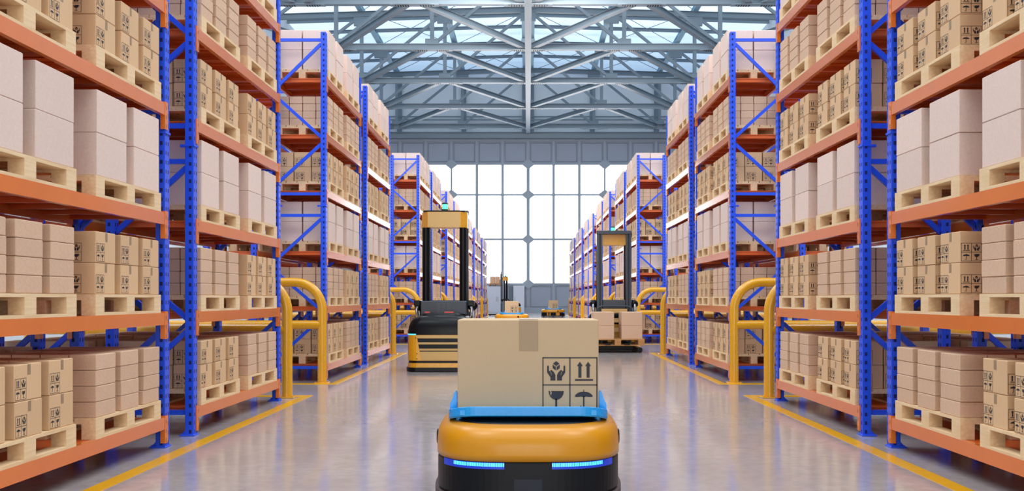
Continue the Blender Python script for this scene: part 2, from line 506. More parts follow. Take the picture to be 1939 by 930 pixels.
def brace_mb(kind, i, y):
    mb = MB()
    if kind == 'd':
        (xa, ra), (xb, rb) = BRACES[i]
        mb.bar((xa, y, rh(ra)), (xb, y, rh(rb)), 0.035, 0.045, up=(0, 1, 0) if False else (0, 0, 1))
    else:
        mb.bar((xr, y, rh(HB[i])), (xn, y, rh(HB[i])), 0.035, 0.044)
    return mb
R_ME = dict(post=post_mb().data('post', ['post']), plate=plate_mb(0).data('base_plate', ['blue']), collar=collar_mb().data('splice_collar', ['blue']),
            beam=beam_mb().data('beam', ['orange']), conn=conn_mb().data('beam_connector', ['orange', 'line']), deck=deck_mb().data('deck', ['deck']))
posts_xy = [(D / 2 - pw / 2, pd / 2, 1), (-D / 2 + pw / 2, pd / 2, -1), (D / 2 - pw / 2, L - pd / 2, 1), (-D / 2 + pw / 2, L - pd / 2, -1)]
def make_rack_full():
    r = empty('pallet_rack')
    for x, y, s in posts_xy:
        p = obj('post', R_ME['post'], r, (x, y, 0)); p.scale.x = s
        obj('base_plate', R_ME['plate'], p); obj('splice_collar', R_ME['collar'], p)
    for z in LV:
        for s in (1, -1):
            b = obj('beam', R_ME['beam'], r, (s * (D / 2 - 0.014), 0, z)); b.scale.x = s
            for y, sy in ((pd - 0.012, 1), (L - pd + 0.012, -1)):
                c = obj('beam_connector', R_ME['conn'], b, (0.018, y, 0)); c.scale.y = sy
        obj('deck', R_ME['deck'], r, (0, 0, z))
    for y in (pd / 2, L - pd / 2):
        for i in range(len(BRACES)): brace_mb('d', i, y).build('diagonal_brace', 'blue', r)
        for i in range(len(HB)): brace_mb('h', i, y).build('horizontal_brace', 'blue', r)
    return r
def make_rack_lite():
    r = empty('pallet_rack')
    pm = MB(); a = post_mb(); pm.add(a.v, a.f, 0)
    b = plate_mb(0); pm.add(b.v, b.f, 1); b = collar_mb(); pm.add(b.v, b.f, 1)
    pme = pm.data('post', ['post', 'blue'])
    for x, y, s in posts_xy:
        p = obj('post', pme, r, (x, y, 0)); p.scale.x = s
    bm = MB(); a = beam_mb(); bm.add(a.v, a.f, 0)
    c = conn_mb()
    bm.add([(x + 0.018, y + pd - 0.012, z) for x, y, z in c.v], c.f, 0)
    bm.add([(x + 0.018, L - pd + 0.012 - y, z) for x, y, z in c.v], [tuple(reversed(f)) for f in c.f], 0)
    bme = bm.data('beam', ['orange'])
    for z in LV:
        for s in (1, -1):
            b = obj('beam', bme, r, (s * (D / 2 - 0.014), 0, z)); b.scale.x = s
        obj('deck', R_ME['deck'], r, (0, 0, z))
    fm = MB()
    for i in range(len(BRACES)): a = brace_mb('d', i, 0); fm.add(a.v, a.f)
    for i in range(len(HB)): a = brace_mb('h', i, 0); fm.add(a.v, a.f)
    fme = fm.data('frame_bracing', ['blue'])
    for y in (pd / 2, L - pd / 2): obj('frame_bracing', fme, r, (0, y, 0))
    return r
rack_full = make_rack_full(); rack_lite = make_rack_lite()
index_kids()

# rack starts in t units, taken from the posts seen in the photograph
T0 = [0.916, 1.5785, 2.610, 3.272, 4.850, 5.512, 6.520, 7.182, 8.200, 8.862, 9.880, 10.542, 11.560, 12.222]
NEARS = {1, 2, 4, 6, 8, 10, 12}
used_full = used_lite = False
racks = []
for si, side in ((-1, 'left'), (1, 'right')):
    for i, t in enumerate(T0):
        full = i < 4
        if full:
            r = rack_full if not used_full else copy_tree(rack_full); used_full = True
        else:
            r = rack_lite if not used_lite else copy_tree(rack_lite); used_lite = True
        r.location = (si * (W + D / 2), t * K, 0)
        r.scale.x = -si
        tag(r, 'blue and orange pallet rack, %s from the camera on the %s side of the aisle' % (ORD[i], side), 'rack', group='pallet racks along the aisle')
        racks.append(r)
# second rows standing back to back with the first
X2 = 1.345 * W + D / 2
for si, side in ((-1, 'left'), (1, 'right')):
    for i, t in enumerate(T0):
        r = copy_tree(rack_lite); r.location = (si * X2, t * K, 0); r.scale.x = -si
        tag(r, 'pallet rack behind the %s rack of the %s aisle row, back to back with it' % (ORD[i], side), 'rack', group='racks of the rows behind')

# ------------------------------------------------------------------ loads
def in_frame(x, y0, y1, z0, z1, m=60):
    pts = []
    for y in (y0, y1):
        if y < 0.8: y = 0.8
        for z in (z0, z1):
            pts.append((VX + F * x / y, VY - F * (z - H) / y))
    xs = [p[0] for p in pts]; ys = [p[1] for p in pts]
    return max(xs) > -m and min(xs) < 1939 + m and max(ys) > -m and min(ys) < 930 + m

PLAN = {0: ('printed', 'plain'), 1: ('plain', 'printed'), 2: ('pale', 'pale'), 3: ('printed', 'printed'), 4: ('plain', 'plain'), 5: ('pale', 'pale')}
pal_items = []; box_items = {'printed': [], 'plain': [], 'pale': []}
pal_y = (pd + 0.095 + 0.6, L - pd - 0.095 - 0.6)
PALW = ('nearer', 'farther')
LAY = {2: ('lower', 'upper'), 4: ('bottom', 'second', 'third', 'top')}
COL3 = {3: ('near', 'middle', 'far'), 2: ('near', 'far')}
DEPTH = ('on aisle edge', 'behind aisle edge', 'third from aisle', 'fourth from aisle')
for row in (1, 2):
    for si, side in ((-1, 'left'), (1, 'right')):
        for i, t in enumerate(T0):
            xc = si * ((W + D / 2) if row == 1 else X2)
            for lv in range(6):
                if row == 2 and (lv > 3 or (i > 5 and lv > 2)): continue
                for p in (0, 1):
                    kd = PLAN[lv][p]; k = KIND[kd]
                    y = t * K + pal_y[p] + random.uniform(-0.008, 0.008)
                    z = LV[lv]
                    if not in_frame(xc - si * D / 2, y - 0.6, y + 0.6, z, z + 0.8): continue
                    vis = 1.0 if row == 1 else (0.02 if lv in (0, 1) else 0.01)
                    pal_items.append((vis / (y * y), xc, y, z, row, i, side, si, lv, p))
                    for c in range(k['ny']):
                        for d in range(k['nx']):
                            if d > 0 and row == 1 and i > 3 and not (lv == 0 and i < 8) and not (i in NEARS and p == 0 and c == 0):
                                if d > 1: continue
                            if row == 2 and d > 0 and lv > 0: continue
                            for h in range(k['nz']):
                                bx = xc - si * ((k['nx'] - 1) / 2 - d) * k['px']
                                by = y + (c - (k['ny'] - 1) / 2) * k['py']
                                bz = z + PH + h * k['sz'] + 0.001
                                v = 0.0
                                if row == 1:
                                    if d == 0: v = k['sy'] * k['sz'] * (W / by) * 3 + k['sx'] * k['sz'] * 0.3
                                    if c == 0 and p == 0 and i in NEARS: v += k['sx'] * k['sz'] * (0.9 if i in (2, 4) else 0.25)
                                    if lv == 0 and h == k['nz'] - 1 and i < 3: v += 0.006
                                if not in_frame(bx, by - k['sy'] / 2, by + k['sy'] / 2, bz, bz + k['sz'], 30): v = 0
                                if v == 0 and (row == 2 and lv > 1): continue
                                box_items[kd].append((v / (by * by), bx, by, bz, row, i, side, si, lv, p, c, d, h, k))

def loc(me_name, me, x, y, z):
    o = bpy.data.objects.new(me_name, me); C.objects.link(o); o.location = (x, y, z); return o

pal_items.sort(key=lambda a: -a[0])
det = make_pallet(True); index_kids()
rest = MB(); first = True; simple = None
for n, (s, x, y, z, row, i, side, si, lv, p) in enumerate(pal_items):
    if n < 297:
        if n < 44:
            o = det if first else copy_tree(det); first = False; o.location = (x, y, z)
        else:
            o = loc('pallet', PME, x, y, z)
        lab = 'pale wooden pallet, %s one, %s shelf up, %s rack along the %s side' % (PALW[p], ORD[lv], ORD[i], side)
        if row == 2: lab = 'wooden pallet, %s one, %s shelf, %s rack of the row behind the %s row' % (PALW[p], ORD[lv], ORD[i], side)
        tag(o, lab, 'pallet', group='pallets on the rack shelves')
    else:
        rest.add([(a + x, b + y, c + z) for a, b, c in PMB.v], PMB.f, 0)
if rest.v:
    tag(rest.build('pallet', 'wood'), 'remaining pale wooden pallets far down both rack rows', 'pallet', kind='stuff')

for kd, items in box_items.items():
    items.sort(key=lambda a: -a[0]); k = KIND[kd]
    st = MB()
    for n, (s, x, y, z, row, i, side, si, lv, p, c, d, h, _) in enumerate(items):
        if n < k['cap'] and s > 0:
            o = loc(k['nm'], ME[(kd, si, 0 if y < 22 else 1)], x + random.uniform(-0.002, 0.002), y + random.uniform(-0.004, 0.004), z)
            lab = '%s, %s layer, %s stack %s, %s pallet, %s shelf, %s %s rack' % (k['word'], LAY[k['nz']][h], COL3[k['ny']][c], DEPTH[d], PALW[p], ORD[lv], ORD[i], side)
            tag(o, lab, 'box', group=k['grp'])
        else:
            src = MEB[(kd, si, 1)]
            if d > 0 and not (i in NEARS and c == 0):
                st.box(x - k['sx'] / 2, x + k['sx'] / 2, y - k['sy'] / 2, y + k['sy'] / 2, z, z + k['sz'] - GAP, 0)
            else:
                o_ = len(st.v); st.v += [(a + x, b + y, cc + z) for a, b, cc in src.v]
                st.f += [tuple(o_ + q for q in f) for f in src.f]; st.m += src.m; st.sm += src.sm
    if st.v:
        tag(st.build(k['nm'], k['mats']), 'remaining %ss deeper in and farther down both rack rows' % k['word'], 'box', kind='stuff')

# ================================================================== guard rails
def arc(cx, cz, r, a0, a1, y, n=10):
    return [(cx + r * math.cos(a0 + (a1 - a0) * k / n), y, cz + r * math.sin(a0 + (a1 - a0) * k / n)) for k in range(n + 1)]
GR = 0.066
def make_guard():
    """hoop in the x-z plane, local x 0..-3.2, origin at the aisle-side foot"""
    r = empty('guard_rail'); w = 3.2; ht = 1.47; rad = 0.40
    pts = [(0, 0, 0.01)] + arc(-rad, ht - rad, rad, 0, PI / 2, 0) + arc(-w + rad, ht - rad, rad, PI / 2, PI, 0) + [(-w, 0, 0.01)]
    MB().tube(pts, GR, 20).build('hoop', 'yellow_pipe', r)
    MB().tube([(-0.02, 0, 0.85), (-w + 0.02, 0, 0.85)], GR * 0.98, 16).build('mid_rail', 'yellow_pipe', r)
    for x in (0, -w):
        m = MB(); m.bbox(x - 0.1, x + 0.1, -0.09, 0.09, 0, 0.014, 0.003)
        for a in (-0.078, 0.078):
            for b in (-0.07, 0.07): m.lathe([(0.009, 0.014), (0.009, 0.024)], 6, c=(x + a, b, 0))
        m.build('base_plate', 'yellow_pipe', r)
    return r
g0 = make_guard(); index_kids(); gfirst = True
GT = [(2.19, 'just past the second'), (2.565, 'just before the third'), (3.91, 'just past the fourth'), (4.805, 'just before the fifth'), (6.12, 'just past the sixth'), (6.47, 'just before the seventh'),
      (7.79, 'just past the eighth'), (8.15, 'just before the ninth'), (9.47, 'just past the tenth'), (9.83, 'just before the eleventh'), (11.15, 'just past the twelfth'), (11.51, 'just before the thirteenth'), (12.83, 'just past the fourteenth')]
for si, side in ((-1, 'left'), (1, 'right')):
    for t, w_ in GT:
        o = g0 if gfirst else copy_tree(g0); gfirst = False
        o.location = (si * (W - 0.0), t * K, 0.0); o.scale.x = -si
        tag(o, 'yellow tubular guard rail hoop standing %s rack on the %s' % (w_, side), 'guard rail', group='yellow guard rails at the rack ends')

# ================================================================== floor and markings
struct(MB().box(-16.4, 16.4, -14, 83.2, -0.2, 0).build('floor', 'floor'))
def ring_line(x0, x1, y0, y1, name):
    m = MB(); a, b = 0.12, 0.2
    def strip(xa, xb, ya, yb): m.box(xa, xb, ya, yb, 0.0, 0.004)
    strip(x0, x0 + a, y0, y1); strip(x1 - a, x1, y0, y1)
    strip(x0 + a, x1 - a, y0, y0 + b); strip(x0 + a, x1 - a, y1 - b, y1)
    return m.build(name, 'mark')
blocks = [(0.80, 2.24), (2.523, 3.99), (4.72, 6.17), (6.42, 7.85), (8.10, 9.53), (9.78, 11.21), (11.46, 12.9)]
for si, side in ((-1, 'left'), (1, 'right')):
    for n, (a, b) in enumerate(blocks):
        x0, x1 = sorted((si * 0.912 * W, si * 2.2 * W))
        o = ring_line(x0, x1, a * K, b * K, 'floor_marking')
        tag(o, 'yellow painted line on the floor around the %s pair of %s racks' % (ORD[n], side), 'floor marking', group='yellow floor lines')

# ================================================================== building shell
YW = 83.0; HW = 16.4
def px2(x, y, dist=YW): return ((x - VX) * dist / F, H + (VY - y) * dist / F)
sc = YW / F
zs = lambda y: H + (VY - y) * sc
# solid parts of the back wall
b = MB(); b.box(-HW, HW, YW + 0.02, YW + 0.3, 0, zs(538)); b.box(-HW, HW, YW + 0.02, YW + 0.3, zs(311), zs(251))
for x0, x1 in ((-HW, -4 * 48.4 * sc), (4 * 48.4 * sc, HW)): b.box(x0, x1, YW + 0.02, YW + 0.3, zs(538), zs(311))  # unseen sides kept windowless to block window glare behind the racks
struct(b.build('wall_back', 'wallpanel'))
g = MB(); g.box(-HW, HW, YW + 0.05, YW + 0.3, zs(251) + 0.002, 21.5); struct(g.build('wall_gable', 'gable'))
struct(MB().box(-HW - 0.3, -HW, -14, 83.3, 0, 20.3).build('wall_left', 'sidewall'))
struct(MB().box(HW, HW + 0.3, -14, 83.3, 0, 20.3).build('wall_right', 'sidewall'))
step = 48.4 * sc
# window panes, one object per bay between the cross-shaped nodes
for n, (x0, x1) in enumerate(((-4, -3), (-3, 0), (0, 3), (3, 4))):
    struct(MB().box(x0 * step + 0.01, x1 * step - 0.01, YW + 0.12, YW + 0.14, zs(538) + 0.01, zs(311) - 0.01).build('window_%d' % (n + 1), 'window'))
m = MB()
for k in range(-7, 8):
    x = k * step; w = (0.28 if k == 0 else 0.15 if k % 3 == 0 else 0.23) / 2
    m.box(x - w, x + w, YW - 0.06, YW + 0.1, zs(538), zs(311))
    w = 0.09
    m.box(x - w, x + w, YW - 0.06, YW + 0.019, 0.35, zs(538) - 0.002)
    m.box(x - w, x + w, YW - 0.06, YW + 0.019, zs(311) + 0.002, zs(265))
for y in (369, 453.4): m.box(-HW, HW, YW - 0.05, YW + 0.1, zs(y) - 0.085, zs(y) + 0.085)
m.box(-HW, HW, YW - 0.08, YW + 0.11, zs(538) - 0.08, zs(538) + 0.08)
m.box(-HW, HW, YW - 0.08, YW + 0.11, zs(311) - 0.07, zs(311) + 0.07)
m.box(-HW, HW, YW - 0.061, YW + 0.019, 0, 0.42)
m.box(-HW, HW, YW - 0.08, YW + 0.019, zs(268), zs(264))
for k in (-6, -3, 0, 3, 6):
    for y in (538, 453.4, 369, 311):
        x = k * step; z = zs(y); a, c = 0.58, 0.46
        r = lambda yy: [(x - a, yy, z), (x, yy, z - c), (x + a, yy, z), (x, yy, z + c)]
        m.loft([r(YW - 0.12), r(YW + 0.1)], smooth=False)
struct(m.build('trim_1', 'walltrim'))
# inner raised edges of the wall panels
m = MB()
for k in range(-7, 7):
    for z0, z1 in ((0.5, zs(538) - 0.2), (zs(311) + 0.2, zs(268) - 0.12)):
        x0, x1 = k * step + 0.2, (k + 1) * step - 0.2
        for (a, b_, c, d) in ((x0, x1, z0, z0 + 0.04), (x0, x1, z1 - 0.04, z1), (x0, x0 + 0.04, z0 + 0.04, z1 - 0.04), (x1 - 0.04, x1, z0 + 0.04, z1 - 0.04)):
            m.box(a, b_, YW - 0.02, YW + 0.019, c, d)
struct(m.build('trim_2', 'panel_edge'))
m = MB(); m.box(-HW, HW, YW - 0.35, YW + 0.0, zs(263.7), zs(251.6)); m.box(-HW, HW, YW - 0.5, YW - 0.3, zs(251.6) - 0.06, zs(251.6)); m.box(-HW, HW, YW - 0.5, YW - 0.3, zs(263.7), zs(263.7) + 0.05)
struct(m.build('trim_3', 'steel'))
m = MB()
for k in range(-2, 3):
    w = 0.5 if k == 0 else 0.2
    m.box(k * 5.45 - w, k * 5.45 + w, YW - 0.2, YW + 0.04, zs(251.6), 20.4)
for z in (zs(236), zs(228), zs(222)): m.box(-HW, HW, YW - 0.25, YW - 0.201, z - 0.05, z + 0.05)
struct(m.build('trim_4', 'steel'))

# roof
ZR = H + 19.35; SL = 0.03
rz = lambda x: ZR - abs(x) * SL
m = MB()
for s in (-1, 1):
    vs = [(0, -14, ZR), (s * HW, -14, rz(HW)), (s * HW, 83.3, rz(HW)), (0, 83.3, ZR)]
    up = [(a, b_, c + 0.1) for a, b_, c in vs]
    m.add(vs + up, [(0, 1, 2, 3), (7, 6, 5, 4), (0, 4, 5, 1), (1, 5, 6, 2), (2, 6, 7, 3), (3, 7, 4, 0)])
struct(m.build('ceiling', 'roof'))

def ibeam(mb, p, q, w, h, up=(0, 0, 1), mi=0, t=0.03):
    p = Vector(p); q = Vector(q); u0 = Vector(up); tt = (q - p).normalized(); a = tt.cross(u0).normalized(); u = a.cross(tt).normalized()
    mb.bar(p, q, w * 0.3, h - 2 * t, mi, up)
    for s in (1, -1):
        o = u * s * (h / 2 - t / 2); mb.bar(p + o, q + o, w, t, mi, up)
HB_ = H + 14.13      # bottom chord
HT_ = H + 18.75      # top chord at the middle
PX = 5.4
YT = [80.3 - 8.45 * k for k in range(0, 6)]      # trusses
def truss(yt, idx):
    r = empty('roof_truss', (0, yt, HB_))
    m = MB(); ibeam(m, (-HW + 0.05, 0, 0), (HW - 0.05, 0, 0), 0.34, 0.34); m.build('bottom_chord', 'steel', r)
    tz = lambda x: HT_ - HB_ - abs(x) * SL
    m = MB()
    for s in (-1, 1): ibeam(m, (0, 0, tz(0)), (s * (HW - 0.05), 0, tz(HW)), 0.3, 0.36)
    m.build('top_chord', 'steel', r)
    for k in range(-2, 3):
        x = k * PX; m = MB()
        ibeam(m, (x, 0, 0.16), (x, 0, tz(x) - 0.16), 0.22, 0.2, up=(0, 1, 0)); m.build('vertical_strut', 'steel', r)
        m = MB()
        m.box(x - 0.38, x + 0.38, -0.12, 0.12, 0.17, 0.45); m.box(x - 0.5, x + 0.5, -0.118, 0.118, tz(x) - 0.75, tz(x) - 0.18); m.build('gusset', 'steel', r)
    for k in (0, 1, 2):
        for s in (-1, 1):
            m = MB(); p = (s * (k + 1) * PX - s * 0.1, 0, 0.17); q = (s * k * PX + s * 0.2, 0, tz(k * PX) - 0.2)
            if k == 2: p = (s * (HW - 0.2), 0, 0.17)
            ibeam(m, p, q, 0.17, 0.16, up=(0, 1, 0)); m.build('diagonal_strut', 'steel', r)
    # bolted flange plates under the chord
    for k in range(-2, 3):
        m = MB(); x = k * PX; a = 1.15; z = -0.172
        m.add([(x - a, -0.16, z), (x + a, -0.16, z), (x + a * 0.65, -0.3, z), (x - a * 0.65, -0.3, z),
               (x - a, -0.16, z - 0.03), (x + a, -0.16, z - 0.03), (x + a * 0.65, -0.3, z - 0.03), (x - a * 0.65, -0.3, z - 0.03)],
              [(0, 1, 2, 3), (7, 6, 5, 4), (0, 4, 5, 1), (1, 5, 6, 2), (2, 6, 7, 3), (3, 7, 4, 0)])
        m.box(x - a, x + a, -0.16, 0.16, z - 0.03, z)
        for s in (-1, 1):
            for c in range(6):
                for d in range(3 if c < 5 else 1):
                    xx = x + s * (0.3 + c * 0.12); yy = -0.08 + d * 0.09
                    m.box(xx - 0.028, xx + 0.028, yy - 0.024, yy + 0.024, z - 0.05, z - 0.03, 1)
        m.build('flange_plate', ['steel', 'black'], r)
    tag(r, ('grey steel roof truss spanning the hall, %s counted from the end wall' % ORD[idx]), 'truss', group='roof trusses')
for i, yt in enumerate(YT): truss(yt, i)
# long tie beam down the middle, purlins, horizontal bracing
m = MB(); ibeam(m, (0, 20, HB_ - 0.20), (0, YW - 0.6, HB_ - 0.20), 0.34, 0.10, t=0.02)
tag(m.build('tie_beam', 'steel'), 'pale steel tie beam running along the middle under the roof trusses', 'beam')
WORDS = {-2: 'far left', -1: 'inner left', 0: 'central', 1: 'inner right', 2: 'far right'}
for k in range(-2, 3):
    x = k * 5.45; m = MB(); z = rz(x) - 0.19
    ibeam(m, (x, 20, z), (x, YW - 0.1, z), 0.36 if k else 0.9, 0.3)
    tag(m.build('purlin', 'steel_light'), 'pale blue steel purlin under the roof sheets, %s one of five' % WORDS[k], 'purlin', group='roof purlins')
n = 0
y = 80.3 - 8.45 / 3
while y > 40:
    if min(abs(y - t) for t in YT) > 0.5:
        m = MB()
        for s in (-1, 1): ibeam(m, (0, y, rz(0) - 0.12), (s * (HW - 0.05), y, rz(HW) - 0.12), 0.16, 0.22)
        tag(m.build('rafter', 'steel'), 'thin grey rafter across the roof sheets, %s counted from the end wall' % ORD[min(n, 13)], 'rafter', group='thin roof rafters'); n += 1
    y -= 8.45 / 3
for i in range(len(YT) - 1):
    ya, yb = YT[i + 1], YT[i]    # ya nearer camera
    for s in (-1, 1):
        for (xa, Y0, xb, Y1) in ((0.25, yb - 0.2, PX - 0.35, ya + 0.2), (PX + 0.35, ya + 0.2, 2 * PX - 0.3, yb - 0.2), (2 * PX + 0.3, yb - 0.2, 3 * PX - 0.2, ya + 0.2)):
            m = MB(); ibeam(m, (s * xa, Y0, HB_), (s * xb, Y1, HB_), 0.30, 0.30)
            where = 'middle' if xa < 1 else 'inner' if xa < 7 else 'outer'
            tag(m.build('wind_brace', 'steel'), 'grey diagonal brace between %s and %s trusses from the end wall, %s %s bay' % (ORD[i], ORD[i + 1], where, 'left' if s < 0 else 'right'), 'brace', group='diagonal braces between trusses')
    # thin crossed rods below the roof sheets
    for k in (-3, -2, -1, 0, 1, 2):
        x0, x1 = k * 5.45 + 0.3 , (k + 1) * 5.45 - 0.3
        if abs(x0) > HW - 1 or abs(x1) > HW - 1: continue
        m = MB(); z = rz(8) - 0.42
        m.tube([(x0, ya + 0.3, z), (x1, yb - 0.3, z)], 0.022, 6); m.tube([(x1, ya + 0.3, z - 0.05), (x0, yb - 0.3, z - 0.05)], 0.022, 6)
        tag(m.build('bracing_rods', 'steel'), 'thin crossed roof rods, %s bay from the end wall, %s strip from left' % (ORD[i], ORD[k + 3]), 'rod', group='thin crossed roof rods')
# fill lights added out of view, high above the near part of the hall
for i, (x, y) in enumerate([(-5.5, 4), (5.5, 4), (0, 12), (-9, 18), (9, 18), (0, 26), (-6, 34), (6, 34)]):
    l = bpy.data.lights.new('ceiling_fill', 'AREA'); l.shape = 'RECTANGLE'; l.size = 4; l.size_y = 5; l.energy = 480; l.color = (1, 0.96, 0.91)
    o = bpy.data.objects.new('ceiling_fill', l); C.objects.link(o); o.location = (x, y, 16.5)

for x in (-1.6, 1.6):  # added fill lights, out of view, to brighten the middle of the aisle
    l = bpy.data.lights.new('aisle_fill', 'AREA'); l.shape = 'RECTANGLE'; l.size = 2.4; l.size_y = 1.6; l.energy = 1300; l.color = (1, 0.96, 0.92)
    o = bpy.data.objects.new('aisle_fill', l); C.objects.link(o); o.location = (x, 41, 14.6); o.rotation_euler = (math.radians(38), 0, 0)

# ================================================================== cabinets and door at the back wall
def cabinet(x0, x1, splits, label, handles):
    y1 = YW - 0.09; y0 = y1 - 0.5; zt = zs(541)
    r = empty('cabinet', ((x0 + x1) / 2, y0, 0)); cx = (x0 + x1) / 2
    m = MB(); m.box(x0 - cx, x1 - cx, 0.02, 0.5, 0, zt); m.build('body', 'cab', r)
    xs = [x0] + splits + [x1]
    for a, b_ in zip(xs, xs[1:]):
        d = MB().bbox(a - cx + 0.012, b_ - cx - 0.012, 0, 0.0195, 0.06, zt - 0.02, 0.004).build('door', 'cab', r)
        for hx in handles:
            if a < hx < b_:
                MB().tube([(hx - cx, -0.03, 0.95), (hx - cx, -0.03, 1.35)], 0.015, 8).build('handle', 'chrome', d)
    tag(r, label, 'cabinet')
X = lambda px: (px - VX) * sc
cabinet(X(905), X(949), [X(923), X(942)], 'tall white cabinet with bar handles at the end wall behind the far forklift', [X(940.5), X(943.5), X(921)])
cabinet(X(972.3), X(993), [], 'single white cabinet at the end wall, right of the far forklift', [X(975)])
d = MB(); d.box(X(963.5), X(971.8), YW - 0.07, YW + 0.01, 0, zs(543)); dd = d.build('door_1', 'door_grey'); struct(dd)
hh = MB().tube([(X(965), YW - 0.11, 1.0), (X(965), YW - 0.11, 1.2)], 0.02, 8).build('door_handle', 'chrome', dd)

# ================================================================== robots
def superring(a, b, n, z, N=64, bulge=0.0):
    R = []
    for k in range(N):
        t = 2 * PI * k / N; c, s = math.cos(t), math.sin(t)
        R.append((a * math.copysign(abs(c) ** (2 / n), c), b * math.copysign(abs(s) ** (2 / n), s), z))
    return R
RN = 3.4
def robot_pts(a, b, xs, z, n=RN):
    """points on the front (-y) of the superellipse for given x"""
    return [(x, -b * (max(0, 1 - abs(x / a) ** n)) ** (1 / n), z) for x in xs]
def make_robot():
    """local: front towards -y; 1.09 wide, 1.56 long"""
    r = empty('transport_robot'); a, b = 0.567, 0.78
    m = MB(); m.loft([superring(a * k, b * k, RN, z) for z, k in ((0.306, 0.985), (0.303, 1.0), (0.34, 1.0), (0.39, 0.999), (0.43, 0.988), (0.462, 0.962), (0.485, 0.92), (0.498, 0.86), (0.50, 0.83))])
    m.build('shell', 'robot_yellow', r)
    MB().loft([superring(a * k, b * k, RN, z) for z, k in ((0.4995, 0.82), (0.506, 0.81), (0.506, 0.79))], smooth=False).build('top_plate', 'robot_black', r)
    # black bumpers front and rear, yellow waist between
    for s in (-1, 1):
        N = 40; full = []
        for z, k in ((0.10, 0.99), (0.115, 0.998), (0.29, 0.998), (0.3025, 0.99)):
            ring = []
            xm = a * k * (1 - (0.42 / (b * k)) ** RN) ** (1 / RN)
            xs = [xm * math.sin(-PI / 2 + PI * i / N) for i in range(N + 1)]
            for x in xs:
                y = -b * k * (max(0, 1 - abs(x / (a * k)) ** RN)) ** (1 / RN)
                ring.append((x * (1 if s < 0 else -1), (min(y, -0.42)) * (1 if s < 0 else -1), z))
            full.append(ring)
        MB().loft(full, smooth=False).build('bumper', 'robot_black', r)
    m = MB(); m.box(-0.5, 0.5, -0.418, 0.418, 0.06, 0.3025); m.build('waist', 'robot_yellow', r)
    MB().loft([superring(a * k, b * k, RN, z) for z, k in ((0.03, 1.0), (0.04, 1.022), (0.094, 1.022), (0.0995, 1.0))], smooth=False).build('skirt', 'skirt', r)
    for s in (-1, 1):
        w = MB(); prof = [(0.17, 0.0), (0.18, 0.012), (0.18, 0.05), (0.165, 0.06), (0.12, 0.06), (0.115, 0.048), (0.06, 0.048), (0.055, 0.066), (0.0, 0.066)]
        w.lathe([(max(p, 0.001), s * q) for p, q in prof], 28, axis='x', c=(s * 0.5, 0, 0.185)); w.build('drive_wheel', 'black', r)
        MB().lathe([(0.045, 0), (0.045, s * 0.012), (0.001, s * 0.014)], 16, axis='x', c=(s * 0.549, -0.3 * 1, 0.385)).build('sensor', 'black', r)
        MB().box(min(s * 0.495, s * 0.515), max(s * 0.495, s * 0.515), 0.24, 0.33, 0.12, 0.298).build('side_slot', 'black', r)
        for yy in (-0.62, 0.62):
            MB().lathe([(0.001, -0.03), (0.055, -0.03), (0.06, -0.02), (0.06, 0.02), (0.055, 0.03), (0.001, 0.03)], 16, axis='x', c=(s * 0.4, yy, 0.0605)).build('caster', 'black', r)
    # light strips on the front bumper
    for s in (-1, 1):
        xs = [s * (0.135 + 0.295 * i / 14) for i in range(15)]
        def band(z0, z1, off, x_, mi, m_):
            p0 = [(x, y - off, z0) for x, y, _ in robot_pts(a, b, x_, 0)]
            p1 = [(x, y - off, z1) for x, y, _ in robot_pts(a, b, x_, 0)]
            q0 = [(x, y + 0.02, z) for x, y, z in p0]; q1 = [(x, y + 0.02, z) for x, y, z in p1]
            m_.loft([q0, p0, p1, q1, q0], mi, cap=False, closed=False, smooth=False)
        m = MB(); band(0.262, 0.2995, 0.004, [s * (0.135 + 0.36 * i / 14) for i in range(15)], 0, m)
        h = m.build('light_housing', 'blue_led', r)
        m = MB()
        for i in range(30):
            x0 = 0.137 + i * 0.0099
            band(0.277, 0.297, 0.0065, [s * x0, s * (x0 + 0.0068)], 0, m)
        m.build('led_strip', 'cyan_led', h)
    # hatch outline on the front
    m = MB()
    f = lambda x: robot_pts(a * 0.995, b * 0.995, [x], 0)[0][1]
    m.box(-0.08, 0.08, f(0) - 0.004, f(0) + 0.01, 0.12, 0.205)
    m.build('hatch', 'hatch', r)
    # tray: lofted dish with turned-up front and rear lips
    m = MB(); ta, tb = 0.484, 0.555
    ny = 28; rows_t = []; rows_b = []
    def hw(y):       # half width with rounded corners
        e = max(0, abs(y) - (tb - 0.16)) / 0.16
        return ta - 0.16 + 0.16 * math.sqrt(max(0, 1 - e * e))
    def zc(y):
        e = max(0, abs(y) - 0.33) / (tb - 0.33); return 0.525 + 0.042 * e ** 1.6
    P = []
    for i in range(ny + 1):
        y = -(tb - 0.012) * math.cos(PI * i / ny); w = hw(y) if 0 < i < ny else hw(y) + 0.02
        z = zc(y)
        P.append([(-w, y, z - 0.022), (w, y, z - 0.022), (w, y, z + 0.008), (-w, y, z + 0.008)])
    m.loft(P, smooth=False); tr = m.build('tray', 'tray', r)
    # rim that runs all round the tray
    m = MB(); rim = []
